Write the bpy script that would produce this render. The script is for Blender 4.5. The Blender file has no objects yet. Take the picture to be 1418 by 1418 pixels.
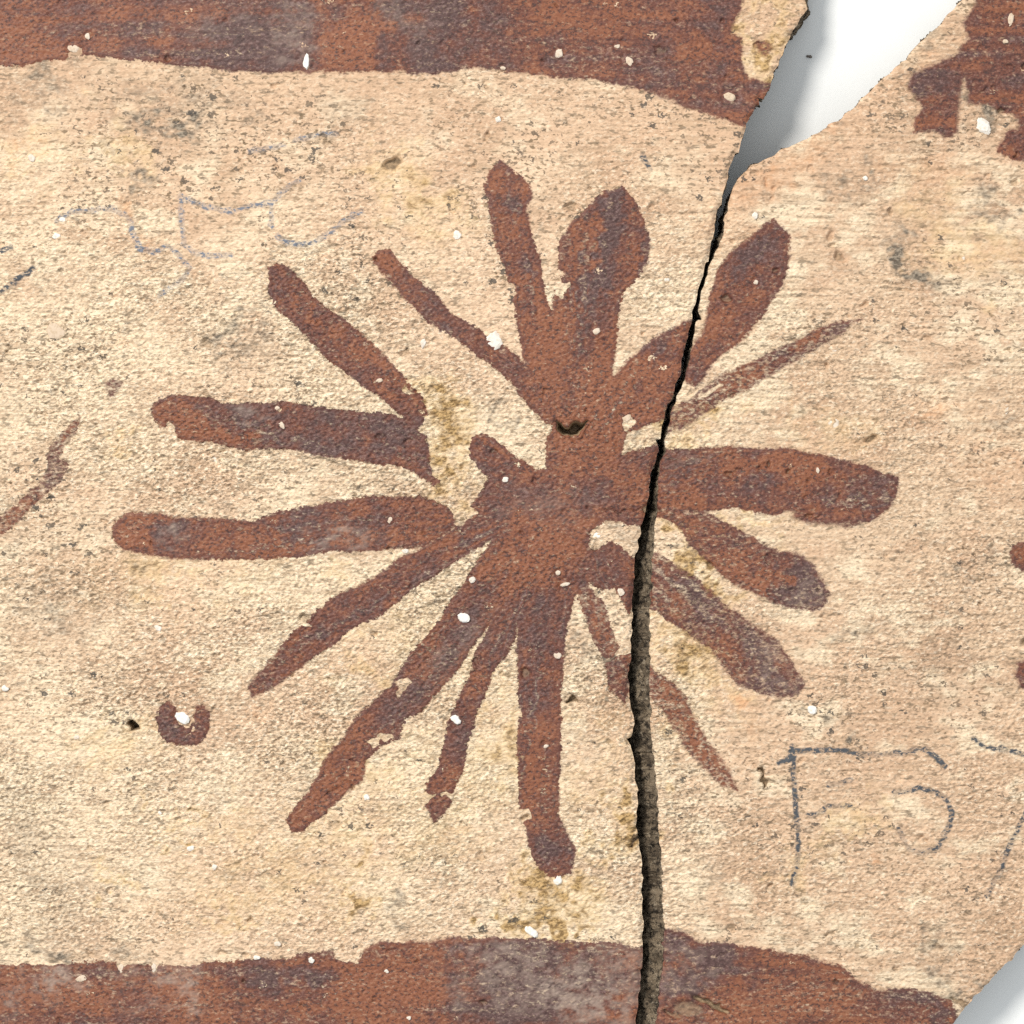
import bpy, math, random
import numpy as np
from mathutils import Vector

# ------------------------------------------------------------------ camera, light, exposure
scene = bpy.context.scene
S = 0.1 / 1418.0                       # metres per unit of the drawing (the view is 10 cm wide)
CAM_H = 0.34
cam_d = bpy.data.cameras.new("camera")
cam_d.sensor_width = 36.0
cam_d.lens = 36.0 * CAM_H / 0.1
cam_d.clip_start = 0.01
cam_d.clip_end = 50.0
cam = bpy.data.objects.new("camera", cam_d)
scene.collection.objects.link(cam)
cam.location = (0, 0, CAM_H)
scene.camera = cam

world = bpy.data.worlds.new("World")
scene.world = world
world.use_nodes = True
bg = world.node_tree.nodes["Background"]
bg.inputs[0].default_value = (0.93, 0.97, 1.0, 1)
bg.inputs[1].default_value = 0.80

LAMP_ELEV, LAMP_D = math.radians(49), 1.5
ldir = Vector((-0.66 * math.cos(LAMP_ELEV), 0.75 * math.cos(LAMP_ELEV), math.sin(LAMP_ELEV))).normalized()
ld = bpy.data.lights.new("window_light", 'AREA')
ld.shape = 'DISK'
ld.size = 0.42
ld.energy = 22.5
ld.color = (1.0, 0.955, 0.89)
lo = bpy.data.objects.new("window_light", ld)
scene.collection.objects.link(lo)
lo.location = ldir * LAMP_D
lo.rotation_euler = (-ldir).to_track_quat('-Z', 'Y').to_euler()

scene.cycles.use_denoising = False
scene.cycles.max_bounces = 4
scene.cycles.diffuse_bounces = 2
scene.cycles.glossy_bounces = 2
vs = scene.view_settings
vs.view_transform = 'Standard'
vs.look = 'None'
vs.exposure = 0.0
vs.gamma = 1.0
vs.use_curve_mapping = False

rng = np.random.default_rng(7)
random.seed(7)
COL = scene.collection

# ------------------------------------------------------------------ the drawing: outlines on the pot wall
LEFT_OUT = [(1119,0),(1121,7),(1105,32),(1091,56),(1080,85),(1071,109),(1059,134),(1041,159),(1033,176),(1026,197),
 (1013,226),(1007,250),(1002,268),(993,300),(984,335),(982,356),(973,381),(964,413),(957,441),(950,472),(946,490),(940,520),
 (929,552),(918,580),(913,608),(908,636),(898,654),(897,679),(892,707),(887,728),(880,763),(877,813),(876,848),(873,901),
 (871,943),(873,974),(878,1003),(873,1027),(878,1052),(881,1087),(883,1115),(883,1151),(888,1186),(890,1235),(890,1292),
 (890,1341),(884,1387),(881,1418),(884,1460),(872,1500),(700,1530),(430,1512),(160,1535),(-60,1500),(-120,1330),(-140,1010),
 (-122,700),(-145,380),(-120,120),(-90,-70),(120,-112),(420,-95),(720,-120),(980,-100),(1130,-75),(1124,-30)]
RIGHT_OUT = [(1331,0),(1309,25),(1292,42),(1265,67),(1246,88),(1221,109),(1197,132),(1179,152),(1147,173),(1115,190),
 (1084,205),(1056,219),(1031,236),(1016,257),(1010,279),(1004,303),(1001,328),(994,346),(982,374),(975,398),(968,430),
 (963,462),(957,490),(954,505),(947,531),(936,559),(927,594),(922,626),(915,657),(913,707),(910,728),(906,763),(904,795),(901,848),
 (900,901),(900,929),(901,964),(902,1010),(906,1059),(911,1115),(913,1158),(917,1200),(918,1253),(920,1306),(918,1341),
 (913,1376),(911,1418),(914,1470),(930,1510),(1080,1525),(1240,1495),(1310,1440),(1334,1412),(1348,1394),(1373,1366),
 (1401,1338),(1418,1320),(1500,1230),(1560,1040),(1545,700),(1580,380),(1560,60),(1500,-90),(1400,-70)]

# every painted stroke: (sherd, part name, paint strength, outline)
L, R = 0, 1
STROKES = [
 (L,'painted_ray',1.0,[(370,370),(383,363),(405,374),(427,398),(437,416),(500,462),(531,490),(556,516),(566,532),(584,552),(598,582),(592,600),(572,592),(548,569),(520,545),(481,514),(458,499),(402,446),(379,423),(372,395)]),
 (L,'painted_ray',1.0,[(514,356),(524,348),(538,348),(566,376),(601,405),(636,441),(668,458),(684,470),(697,478),(714,491),(735,512),(760,530),(775,590),(756,587),(746,576),(721,545),(712,530),(684,507),(666,497),(636,472),(601,448),(566,420),(530,378)]),
 (L,'painted_ray',1.0,[(693,219),(710,240),(731,257),(735,271),(730,293),(735,317),(746,353),(749,374),(755,398),(756,416),(764,432),(780,440),(785,590),(770,590),(735,520),(724,495),(717,458),(710,416),(712,400),(700,377),(686,338),(679,300),(673,261),(679,236)]),
 (L,'painted_ray',1.0,[(862,259),(880,279),(894,307),(901,331),(897,360),(883,384),(865,405),(858,430),(853,465),(850,510),(855,600),(765,600),(762,440),(766,428),(768,398),(772,370),(776,335),(791,310),(816,282),(841,264)]),
 (L,'painted_ray',1.0,[(848,518),(851,523),(869,499),(894,478),(925,458),(948,446),(970,440),(965,500),(955,540),(940,575),(918,582),(890,590),(866,600),(850,640),(800,640),(800,560)]),
 (L,'painted_ray',1.0,[(800,620),(860,632),(880,625),(915,616),(912,700),(905,730),(848,722),(800,740)]),
 (L,'painted_ray',1.0,[(800,760),(827,760),(848,752),(866,764),(890,780),(890,820),(872,850),(850,815),(834,820),(816,808),(800,820)]),
 (L,'painted_ray',0.85,[(796,812),(813,812),(834,834),(844,858),(856,894),(872,905),(880,910),(878,940),(866,974),(848,957),(838,920),(832,900),(820,876),(808,838)]),
 (L,'painted_ray',1.0,[(719,830),(717,883),(719,918),(719,953),(723,988),(717,1024),(716,1066),(717,1115),(728,1144),(739,1182),(749,1207),(770,1217),(791,1207),(798,1179),(781,1151),(774,1130),(776,1059),(777,989),(779,936),(784,876),(797,822),(760,790)]),
 (L,'painted_ray',1.0,[(690,840),(664,892),(655,930),(636,964),(622,996),(610,1059),(592,1087),(589,1115),(601,1141),(619,1126),(629,1094),(643,1059),(647,1024),(664,981),(679,946),(686,925),(703,905),(716,876),(719,840)]),
 (L,'painted_ray',1.0,[(686,742),(657,788),(643,805),(612,855),(566,908),(541,950),(500,985),(462,1038),(437,1077),(409,1119),(395,1137),(404,1153),(423,1152),(451,1125),(483,1096),(500,1080),(506,1052),(525,1034),(552,1024),(559,992),(583,985),(601,962),(640,921),(660,885),(700,840),(720,780)]),
 (L,'painted_ray',1.0,[(690,700),(640,725),(622,735),(587,760),(548,778),(506,806),(469,824),(434,851),(405,880),(374,915),(352,940),(344,950),(347,967),(381,953),(409,929),(458,894),(495,866),(530,851),(569,820),(601,795),(636,774),(686,742),(720,720)]),
 (L,'painted_ray',1.0,[(153,739),(159,721),(173,712),(212,712),(257,717),(300,717),(353,721),(381,709),(423,703),(465,696),(509,687),(583,686),(612,696),(626,707),(629,728),(590,760),(559,760),(495,763),(451,763),(416,769),(353,776),(310,774),(247,774),(197,769),(169,760),(155,746)]),
 (L,'painted_ray',1.0,[(208,566),(219,552),(243,547),(293,553),(328,560),(381,555),(441,565),(506,573),(545,575),(566,583),(590,605),(601,643),(615,665),(610,676),(590,665),(555,648),(513,640),(460,633),(441,629),(388,620),(335,622),(293,612),(261,608),(248,604),(241,594),(231,585),(227,593),(214,583)]),
 (L,'painted_hub',1.0,[(654,605),(672,600),(703,622),(721,634),(742,648),(755,650),(757,605),(768,590),(855,590),(862,625),(830,722),(818,735),(816,753),(830,800),(798,818),(717,850),(680,840),(686,742),(655,700),(663,688),(676,665),(652,632)]),
 (L,'painted_band',1.0,[(-200,78),(0,83),(35,84),(70,79),(102,74),(152,76),(194,81),(282,92),(388,97),(500,99),(530,97),(608,99),(657,92),(742,100),(830,109),(901,125),(918,131),(953,147),(981,155),(1024,169),(1050,172),(1064,142),(1078,108),(1058,104),(1040,100),(1030,78),(1034,46),(1019,39),(1033,0),(1038,-60),(1000,-76),(700,-70),(300,-66),(-200,-80)]),
 (L,'painted_band',0.95,[(-200,1340),(0,1338),(71,1333),(141,1331),(197,1332),(268,1336),(317,1334),(353,1332),(395,1329),(423,1320),(458,1318),(500,1319),(513,1313),(530,1304),(594,1306),(629,1299),(657,1301),(742,1301),(795,1306),(883,1309),(920,1309),(920,1500),(600,1490),(-200,1490)]),
 (L,'painted_dot',1.0,[(234,971),(221,983),(216,999),(219,1014),(228,1024),(242,1032),(257,1035),(273,1031),(284,1022),(288,1004),(290,989),(282,976),(270,979),(266,1000),(262,1007),(256,1011),(249,1008),(246,1000),(247,984)]),
 (L,'painted_stroke',0.70,[(-20,735),(0,715),(30,690),(55,665),(66,642),(63,630),(75,610),(95,585),(108,572),(104,592),(88,617),(80,634),(92,645),(80,668),(50,697),(20,722),(-10,747)]),
 (L,'painted_spot',0.70,[(1044,42),(1060,44),(1074,54),(1078,68),(1062,76),(1050,68),(1042,56)]),
 (L,'painted_spot',0.66,[(143,528),(160,524),(170,533),(160,545),(150,553),(147,540)]),
 (R,'painted_ray',1.0,[(1073,303),(1096,328),(1093,370),(1077,405),(1056,434),(1034,464),(1010,487),(988,503),(962,534),(950,530),(948,500),(962,478),(976,451),(985,398),(996,370),(1010,349),(1034,331),(1059,310)]),
 (R,'painted_ray',0.78,[(1195,439),(1160,446),(1137,455),(1115,467),(1070,488),(1024,509),(996,523),(975,537),(950,553),(930,566),(918,602),(940,598),(966,581),(990,563),(1003,552),(1024,545),(1059,527),(1087,506),(1123,488),(1165,463)]),
 (R,'painted_ray',0.97,[(895,622),(988,620),(1041,619),(1094,622),(1137,629),(1165,636),(1200,643),(1225,656),(1246,660),(1243,682),(1235,700),(1214,719),(1175,730),(1158,724),(1115,724),(1094,715),(1059,711),(1024,708),(985,706),(960,720),(895,715)]),
 (R,'painted_ray',0.92,[(895,680),(960,700),(988,714),(1024,735),(1052,749),(1077,761),(1108,767),(1130,784),(1144,806),(1149,823),(1140,839),(1122,846),(1087,841),(1059,828),(1024,813),(999,795),(971,770),(950,749),(939,728),(915,712),(895,710)]),
 (R,'painted_ray',0.82,[(890,760),(918,770),(939,784),(971,806),(1006,837),(1034,858),(1070,883),(1091,908),(1112,938),(1116,948),(1105,964),(1084,969),(1056,962),(1024,945),(1003,925),(981,897),(946,873),(918,852),(890,838)]),
 (R,'painted_ray',0.74,[(890,912),(918,934),(946,962),(967,1003),(988,1034),(1008,1066),(1022,1096),(999,1087),(964,1052),(939,1018),(918,985),(890,950)]),
 (R,'painted_band',1.0,[(1400,-120),(1357,-60),(1355,0),(1339,25),(1348,49),(1327,74),(1302,83),(1267,99),(1262,116),(1285,146),(1271,159),(1270,180),(1299,177),(1312,186),(1332,180),(1333,141),(1341,97),(1346,140),(1372,140),(1400,155),(1398,185),(1385,206),(1418,214),(1640,240),(1640,-120)]),
 (R,'painted_band',0.92,[(890,1286),(925,1288),(943,1292),(971,1304),(1024,1311),(1077,1318),(1130,1327),(1165,1341),(1190,1359),(1214,1373),(1271,1376),(1306,1383),(1323,1390),(1330,1418),(1330,1560),(890,1560)]),
 (R,'painted_dot',1.0,[(1403,772),(1408,757),(1422,750),(1440,753),(1450,770),(1440,788),(1422,792),(1408,786)]),
 (R,'painted_dot',1.0,[(1411,936),(1416,920),(1432,914),(1448,925),(1450,945),(1436,956),(1418,952)]),
]

# pencil lines: (strength, points)
PENCIL = [
 (1.0,[(1080,1058),(1090,1053),(1100,1049)]),
 (1.0,[(1097,1033),(1100,1060),(1103,1110),(1106,1150),(1106,1180)]),
 (0.55,[(1106,1180),(1105,1205),(1098,1226)]),
 (1.0,[(1097,1042),(1130,1040),(1165,1040),(1190,1045)]),
 (0.75,[(1190,1045),(1225,1047),(1255,1043),(1284,1039),(1300,1050),(1311,1064)]),
 (0.7,[(1240,1099),(1262,1098),(1277,1093)]),
 (0.85,[(1277,1093),(1300,1099),(1315,1110),(1322,1128),(1318,1145),(1311,1160)]),
 (0.75,[(1313,1163),(1298,1180),(1280,1184),(1263,1178),(1254,1165),(1247,1150)]),
 (0.56,[(1121,1131),(1135,1128),(1148,1117),(1178,1117)]),
 (0.53,[(1150,1087),(1160,1088),(1180,1082)]),
 (0.9,[(1353,1026),(1370,1037),(1395,1040),(1430,1048),(1465,1052)]),
 (0.9,[(1460,1060),(1425,1130),(1406,1170),(1392,1205),(1372,1245)]),
 (0.47,[(75,302),(98,290),(125,289),(150,287),(170,294),(178,304)]),
 (0.17,[(178,304),(182,322),(190,338)]),
 (0.42,[(188,340),(212,349),(228,340),(246,352)]),
 (0.32,[(246,352),(262,372),(248,388),(220,408)]),
 (0.27,[(249,270),(250,300),(254,338),(272,350),(300,354),(318,352)]),
 (0.27,[(249,272),(280,283),(318,292)]),
 (0.32,[(318,292),(345,284),(376,280),(392,262),(414,248)]),
 (0.22,[(376,282),(374,312)]),
 (0.37,[(383,325),(395,336),(420,338),(438,334)]),
 (0.22,[(438,334),(462,318),(478,304),(500,292)]),
 (0.32,[(345,208),(370,204),(392,200)]),
 (0.37,[(408,193),(435,187),(464,184)]),
 (0.9,[(-5,404),(12,392),(28,380),(42,370)]),
 (0.6,[(-10,348),(12,340)]),
 (0.6,[(890,215),(899,232)]),
]

# ------------------------------------------------------------------ numeric helpers
def axis(lo, a, b, hi, fine, coarse):
    return np.concatenate([np.arange(lo, a, coarse), np.arange(a, b, fine), np.arange(b, hi + coarse, coarse)])
FINE = 1.6
gx = axis(-160, -12, 1430, 1600, FINE, 7.0)
gy = axis(-136, -12, 1430, 1550, FINE, 7.0)
NX, NY = len(gx), len(gy)
X, Y = np.meshgrid(gx, gy)             # [row, col]

def field(lx, ly, seed, cut=None):
    """smooth random field, unit variance, correlation lengths in drawing units"""
    r = np.random.default_rng(seed)
    w = r.standard_normal((NY, NX)).astype(np.float32)
    fx = np.fft.rfftfreq(NX)[None, :]; fy = np.fft.fftfreq(NY)[:, None]
    sx, sy = lx / FINE, ly / FINE
    f = np.exp(-((fx * sx) ** 2 + (fy * sy) ** 2) * 2.2)
    if cut:
        f *= 1 - np.exp(-((fx * sx) ** 2 + (fy * sy) ** 2) * cut)
    o = np.fft.irfft2(np.fft.rfft2(w) * f, s=(NY, NX))
    return ((o - o.mean()) / o.std()).astype(np.float32)

def seg_dist(px, py, pts, closed):
    """distance to a polyline and (closed) the crossing parity, nearest segment point"""
    pts = np.asarray(pts, float)
    q = np.roll(pts, -1, 0) if closed else pts[1:]
    p = pts if closed else pts[:-1]
    d2 = np.full(px.shape, 1e18); inside = np.zeros(px.shape, bool)
    nx = np.zeros(px.shape); ny = np.zeros(px.shape)
    for (ax, ay), (bx, by) in zip(p, q):
        ex, ey = bx - ax, by - ay
        t = np.clip(((px - ax) * ex + (py - ay) * ey) / (ex * ex + ey * ey + 1e-9), 0, 1)
        cx, cy = ax + t * ex, ay + t * ey
        dd = (px - cx) ** 2 + (py - cy) ** 2
        m = dd < d2
        d2 = np.where(m, dd, d2); nx = np.where(m, cx, nx); ny = np.where(m, cy, ny)
        if closed:
            c = (ay > py) != (by > py)
            inside ^= c & (px < (bx - ax) * (py - ay) / (by - ay + 1e-12) + ax)
    return np.sqrt(d2), inside, nx, ny

def window(x0, x1, y0, y1):
    i0, i1 = np.searchsorted(gx, [x0, x1]); j0, j1 = np.searchsorted(gy, [y0, y1])
    return slice(j0, max(j1, j0)), slice(i0, max(i1, i0))

def sstep(a, b, v):
    t = np.clip((v - a) / (b - a), 0, 1)
    return t * t * (3 - 2 * t)

# ------------------------------------------------------------------ relief and pigment maps on the wall
w1, w2 = field(38, 38, 11), field(38, 38, 12)
v1, v2 = field(9, 9, 13), field(9, 9, 14)
WX = X + 1.0 * w1 + .55 * v1
WY = Y + 1.0 * w2 + .55 * v2

CLIP = 30.0
paint = np.full((2, NY, NX), -CLIP, np.float32)      # signed depth into the paint, per sherd
owner = np.full((2, NY, NX), -1, np.int16)
dens = np.zeros((2, NY, NX), np.float32)
for k, (sh, nm, st, poly) in enumerate(STROKES):
    a = np.array(poly, float)
    sl = window(a[:, 0].min() - CLIP, a[:, 0].max() + CLIP, a[:, 1].min() - CLIP, a[:, 1].max() + CLIP)
    d, ins, _, _ = seg_dist(WX[sl], WY[sl], poly, True)
    sd = np.clip(np.where(ins, d, -d), -CLIP, CLIP)
    m = sd > paint[sh][sl]
    owner[sh][sl] = np.where(m & (sd > -0.5), k, owner[sh][sl])
    dens[sh][sl] = np.where(m, st, dens[sh][sl])
    paint[sh][sl] = np.maximum(paint[sh][sl], sd)

def blobs(lst, warp=10.0):
    o = np.zeros((NY, NX), np.float32)
    ux, uy = X + warp * w1 + 0.5 * warp * v1, Y + warp * w2 + 0.5 * warp * v2
    for (cx, cy, rx, ry, ang, val) in lst:
        m = 2.2 * max(rx, ry)
        sl = window(cx - m, cx + m, cy - m, cy + m)
        c, s = math.cos(math.radians(ang)), math.sin(math.radians(ang))
        dx, dy = ux[sl] - cx, uy[sl] - cy
        q = ((dx * c + dy * s) / rx) ** 2 + ((-dx * s + dy * c) / ry) ** 2
        o[sl] += val * np.exp(-(q ** 1.5) * 0.9)
    return o

# purple, over-fired paint (+) and orange paint (-)
TONE = [(290,60,110,42,0,.7),(600,40,80,62,0,.95),(400,40,50,45,0,.5),(500,50,36,50,0,-.9),(205,45,30,22,0,-.5),(70,40,90,40,0,-.35),
 (900,70,90,40,15,.35),(1005,60,26,50,0,.45),(960,90,40,30,0,-.2),(780,60,60,30,0,.15),
 (838,335,24,75,2,.9),(800,440,26,50,5,.6),(800,330,16,50,10,-.6),(880,330,14,50,0,-.5),(830,390,50,9,0,.5),
 (760,460,22,60,0,-.4),(920,500,36,40,-45,.55),(880,545,50,22,0,-.3),(800,610,60,60,0,-.6),(740,640,60,40,0,.3),
 (700,700,60,40,0,.2),(780,700,40,60,0,-.3),(830,690,34,40,0,.55),(880,680,20,40,0,-.1),(750,780,80,40,0,-.45),(790,790,40,30,0,.3),(850,790,28,40,0,.3),
 (760,860,40,60,0,.45),(745,990,30,40,0,.3),(750,1090,26,50,0,-.3),(775,1170,24,26,0,.6),
 (620,900,60,40,-50,.55),(540,1000,50,30,-50,.35),(460,1080,60,30,-55,-.25),(640,1000,24,60,0,.35),
 (270,590,60,18,5,-.9),(440,595,110,30,5,.6),(345,566,22,10,0,.9),(560,610,40,30,0,.5),
 (180,738,26,24,0,-.8),(240,740,34,30,0,.7),(420,735,80,34,0,.6),(330,745,24,20,0,-.4),(530,715,50,22,0,.5),(540,745,50,14,0,-.5),
 (470,840,60,24,-35,.35),(370,945,30,24,-40,-.6),(600,770,40,24,0,.2),
 (400,385,30,24,45,.4),(480,480,60,22,40,.25),(620,440,80,20,42,.15),(700,300,26,50,0,.2),(705,250,24,30,0,-.1),
 (1060,350,40,36,0,.75),(1020,420,26,40,0,-.1),(990,480,24,30,0,.2),
 (1030,650,40,18,0,-.3),(960,640,40,26,0,.4),(1080,690,70,16,0,.4),(1190,675,36,40,0,.35),(1100,650,60,20,0,-.3),(1160,690,26,30,0,-.3),
 (1020,770,50,30,40,-.4),(1060,800,20,18,0,-.7),(1115,810,40,34,0,1.1),(960,830,60,34,40,.55),(1060,930,50,36,30,.9),(930,800,30,30,0,.4),
 (950,960,40,30,45,.1),(980,1040,40,24,50,-.2),
 (1300,130,40,60,0,.35),(1390,60,60,60,0,.15),
 (400,1350,60,22,0,.7),(250,1370,60,40,0,-.3),(60,1390,80,40,0,-.2),(130,1370,60,30,0,.1),(560,1360,110,60,0,-.75),(700,1360,80,60,0,1.0),(800,1380,80,60,0,.7),
 (500,1400,60,40,0,-.3),(860,1330,40,40,0,.4),(960,1330,60,36,0,.9),(1060,1360,60,40,0,-.1),(1100,1390,120,30,0,-.4),(1310,1400,20,20,0,.8),(1000,1340,50,30,0,.4)]
tone = blobs(TONE, 14)
# thin greyish film over the paint
FILM = [(410,40,40,26,0,.7),(300,30,70,22,0,.3),(345,566,20,10,0,.8),(238,742,20,18,0,.7),(470,742,46,16,-10,.8),(700,1340,70,40,0,.8),(800,1370,60,40,0,.9),(840,1400,60,40,0,.8),
 (85,1375,26,24,0,1.0),(65,1360,26,12,0,.9),(205,1345,40,16,0,.9),(255,1380,22,40,0,.9),(210,1400,60,14,0,.5),(10,1390,20,30,0,.8),(1085,935,50,24,30,.6),(1120,815,30,20,0,.5),(960,1340,40,26,0,.5),(860,1340,40,30,0,.8),
 (950,640,30,10,0,.5),(1080,840,20,8,0,.5),(690,855,12,20,0,.4),(850,1200,10,10,0,.0),(760,700,60,26,0,.3),(620,910,60,30,-45,.35),(560,30,40,30,0,.35)]
film = blobs(FILM, 8)
# yellow-brown soaked stains
YEL = [(250,790,130,50,0,.22),(560,1120,130,90,0,.26),(420,1200,120,60,0,.22),(520,880,90,40,-35,.25),(690,1000,60,90,0,.25),(330,1240,120,40,0,.18),(840,1060,40,90,0,.25),(770,1240,40,24,20,1.3),(735,1275,44,20,0,1.1),(820,1250,40,20,0,.5),(860,1135,20,34,-20,1.4),(845,1175,26,18,0,1.0),(780,1288,46,11,0,1.1),(695,1270,14,24,0,1.0),
 (555,245,60,30,30,.6),(600,300,46,50,0,.4),(880,600,30,12,-20,.2),(985,570,60,26,-25,.75),(960,600,50,20,-10,.6),(960,760,22,60,-35,1.0),(1000,810,50,14,40,.6),(1035,728,60,12,10,.8),
 (940,890,60,30,40,.7),(980,940,60,24,40,.55),(930,1000,30,60,0,.35),(620,600,40,60,0,.85),(610,540,40,30,0,.6),(636,650,24,44,0,.85),(590,560,40,22,30,.7),
 (250,1142,20,12,20,1.0),(195,1112,14,18,0,.7),(150,1222,24,10,0,.7),(320,1140,40,20,0,.4),(170,610,26,12,0,.6),(250,800,30,20,0,.5),(205,810,16,14,0,.5),(488,1252,22,22,0,1.4),(510,1180,14,12,0,.8),
 (485,1060,30,30,0,.4),(160,200,40,30,30,.5),(40,205,40,30,0,.35),(1150,590,60,30,0,.25),(700,1030,26,60,0,.5),(500,930,30,20,0,.7),(480,800,40,16,0,.4),(460,610,1,1,0,0),(320,1285,24,16,0,.5),(1060,60,20,40,0,.8),(1065,20,30,40,0,.6),
 (170,1030,60,30,0,.35),(1120,1190,30,40,0,.35),(1180,1130,40,20,0,.6),(1190,1160,30,14,0,.5),(1365,350,60,30,0,.35),(1300,300,50,60,0,.3)]
yel = blobs(YEL, 16)
# dull grey grime
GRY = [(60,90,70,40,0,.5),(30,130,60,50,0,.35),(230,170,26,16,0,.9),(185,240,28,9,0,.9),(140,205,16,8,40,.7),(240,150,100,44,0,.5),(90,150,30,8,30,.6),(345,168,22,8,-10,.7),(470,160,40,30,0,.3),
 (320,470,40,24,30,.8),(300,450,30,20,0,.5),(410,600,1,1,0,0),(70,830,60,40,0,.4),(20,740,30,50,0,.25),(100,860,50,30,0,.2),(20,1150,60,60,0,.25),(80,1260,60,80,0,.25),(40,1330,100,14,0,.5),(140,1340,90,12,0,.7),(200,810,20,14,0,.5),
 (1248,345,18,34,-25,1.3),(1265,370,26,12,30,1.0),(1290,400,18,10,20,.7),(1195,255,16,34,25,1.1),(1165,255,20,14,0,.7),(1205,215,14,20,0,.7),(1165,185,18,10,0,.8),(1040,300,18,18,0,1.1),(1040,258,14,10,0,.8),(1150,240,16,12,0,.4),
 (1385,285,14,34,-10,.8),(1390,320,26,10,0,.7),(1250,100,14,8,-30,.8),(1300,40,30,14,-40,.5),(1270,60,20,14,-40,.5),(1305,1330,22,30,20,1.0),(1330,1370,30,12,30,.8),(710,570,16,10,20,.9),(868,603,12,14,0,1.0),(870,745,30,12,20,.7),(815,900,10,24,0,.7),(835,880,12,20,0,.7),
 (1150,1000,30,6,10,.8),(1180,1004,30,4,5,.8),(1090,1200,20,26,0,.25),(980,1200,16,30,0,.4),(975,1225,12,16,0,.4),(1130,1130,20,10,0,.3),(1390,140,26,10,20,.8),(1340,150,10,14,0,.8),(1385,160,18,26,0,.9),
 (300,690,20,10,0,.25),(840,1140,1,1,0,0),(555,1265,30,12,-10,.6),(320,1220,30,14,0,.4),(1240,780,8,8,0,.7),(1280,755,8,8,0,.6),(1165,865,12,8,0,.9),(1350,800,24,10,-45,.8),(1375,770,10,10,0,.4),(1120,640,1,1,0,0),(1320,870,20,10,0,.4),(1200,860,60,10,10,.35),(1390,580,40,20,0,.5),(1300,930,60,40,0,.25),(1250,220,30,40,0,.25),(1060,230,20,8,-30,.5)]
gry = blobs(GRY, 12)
# orange clay showing through
ORG = [(202,322,16,10,30,1.0),(165,278,14,10,0,.7),(30,205,20,14,0,.8),(160,420,18,8,0,.7),(1018,975,12,14,0,1.1),(1040,1005,12,12,0,.6),(1228,1203,9,9,0,1.1),(1290,570,20,16,0,.5),(1130,200,70,16,-30,.5),(1060,240,50,20,-30,.6),(1270,90,40,14,-40,.5),(170,480,26,10,0,.5),(1000,300,30,40,0,.4),(1310,560,40,20,0,.4),(360,990,14,10,0,.6),(1380,620,60,60,0,.3),(1290,230,60,30,0,.35),(1350,30,6,50,0,.4)]
org = blobs(ORG, 8)
# worn places where the paint has flaked away (subtracted from the paint depth)
WORN = [(20,4,40,8,0,26),(100,3,14,8,0,26),(290,2,26,6,0,22),(390,0,26,6,0,22),(480,0,16,6,0,16),(540,0,22,5,0,16),(730,3,8,10,0,22),(860,2,18,8,0,26),(830,0,14,6,0,20),(102,64,8,7,0,22),(118,44,4,5,0,10),(15,60,10,5,0,8),(25,66,5,4,0,10),
 (778,378,12,8,0,9),(782,395,9,8,0,22),(772,400,5,12,0,20),(752,1074,0.1,0.1,0,0),(748,1067,13,6,0,24),(753,1091,5,3,0,16),(730,1105,8,4,0,14),(755,1035,6,4,0,14),(728,1132,7,7,0,20),
 (564,946,13,9,0,24),(556,962,6,12,0,22),(572,960,0.1,4,0,4),(525,1020,16,6,0,22),(508,1028,10,4,0,18),(588,1108,14,5,0,18),(612,1107,14,3,0,16),
 (236,588,8,5,40,6),(389,588,5,9,-25,20),(384,565,5,5,0,14),(205,750,7,4,20,14),(325,752,8,3,-30,14),(315,730,8,4,-30,12),(273,763,5,4,0,10),(541,720,7,7,0,16),(558,730,3,3,0,10),
 (742,462,18,5,0,8),(867,579,10,10,0,22),(860,590,6,6,0,16),(592,726,1,1,0,0),(430,868,14,3,15,12),(452,870,5,3,0,12),(420,866,4,4,0,10),(524,527,8,5,-20,14),
 (1012,130,12,9,0,16),(963,130,9,9,0,20),(872,76,9,12,-20,20),(780,70,6,5,0,12),(845,60,5,5,0,10),(550,1295,8,8,0,14),(490,1325,14,9,0,14),(475,1320,14,10,0,16),(534,1340,11,12,30,22),(505,1335,8,6,0,12),
 (110,1358,9,6,0,12),(164,1342,6,10,0,14),(208,1342,5,9,0,14),(140,1385,10,6,0,10),(370,1385,10,6,0,10),(380,1415,14,6,0,12),(280,1390,30,8,0,5),(250,1360,18,40,20,7),(210,1350,22,9,0,9),(60,1340,70,9,0,9),(200,1336,60,7,0,8),(800,1410,40,16,-30,7),(850,1395,24,26,0,7),(880,1340,16,40,0,6),
 (1060,62,30,40,0,6),(983,540,30,5,-25,14),(860,905,22,5,0,20),(880,1309,1,1,0,0),(1095,712,12,7,-20,9),(900,1300,20,60,0,3),(1310,1395,12,12,0,3),
 (640,600,12,40,0,8),(618,680,12,20,0,8),(558,540,16,8,35,7),(580,580,14,8,50,8),(566,560,8,6,0,9),(592,592,12,15,0,13),(600,650,9,16,-20,9),(562,548,10,6,40,10),(572,566,10,7,40,9),(256,994,11,9,0,12),(268,1012,7,4,-30,10),(270,982,6,3,0,7),(712,400,6,8,0,16),(682,462,9,7,0,6),(845,1400,20,10,0,8),(1255,150,14,10,0,8),(1368,170,20,19,0,16),(1420,170,20,14,0,18),(1105,1000,1,1,0,0)]
worn = blobs(WORN, 3)

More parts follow.
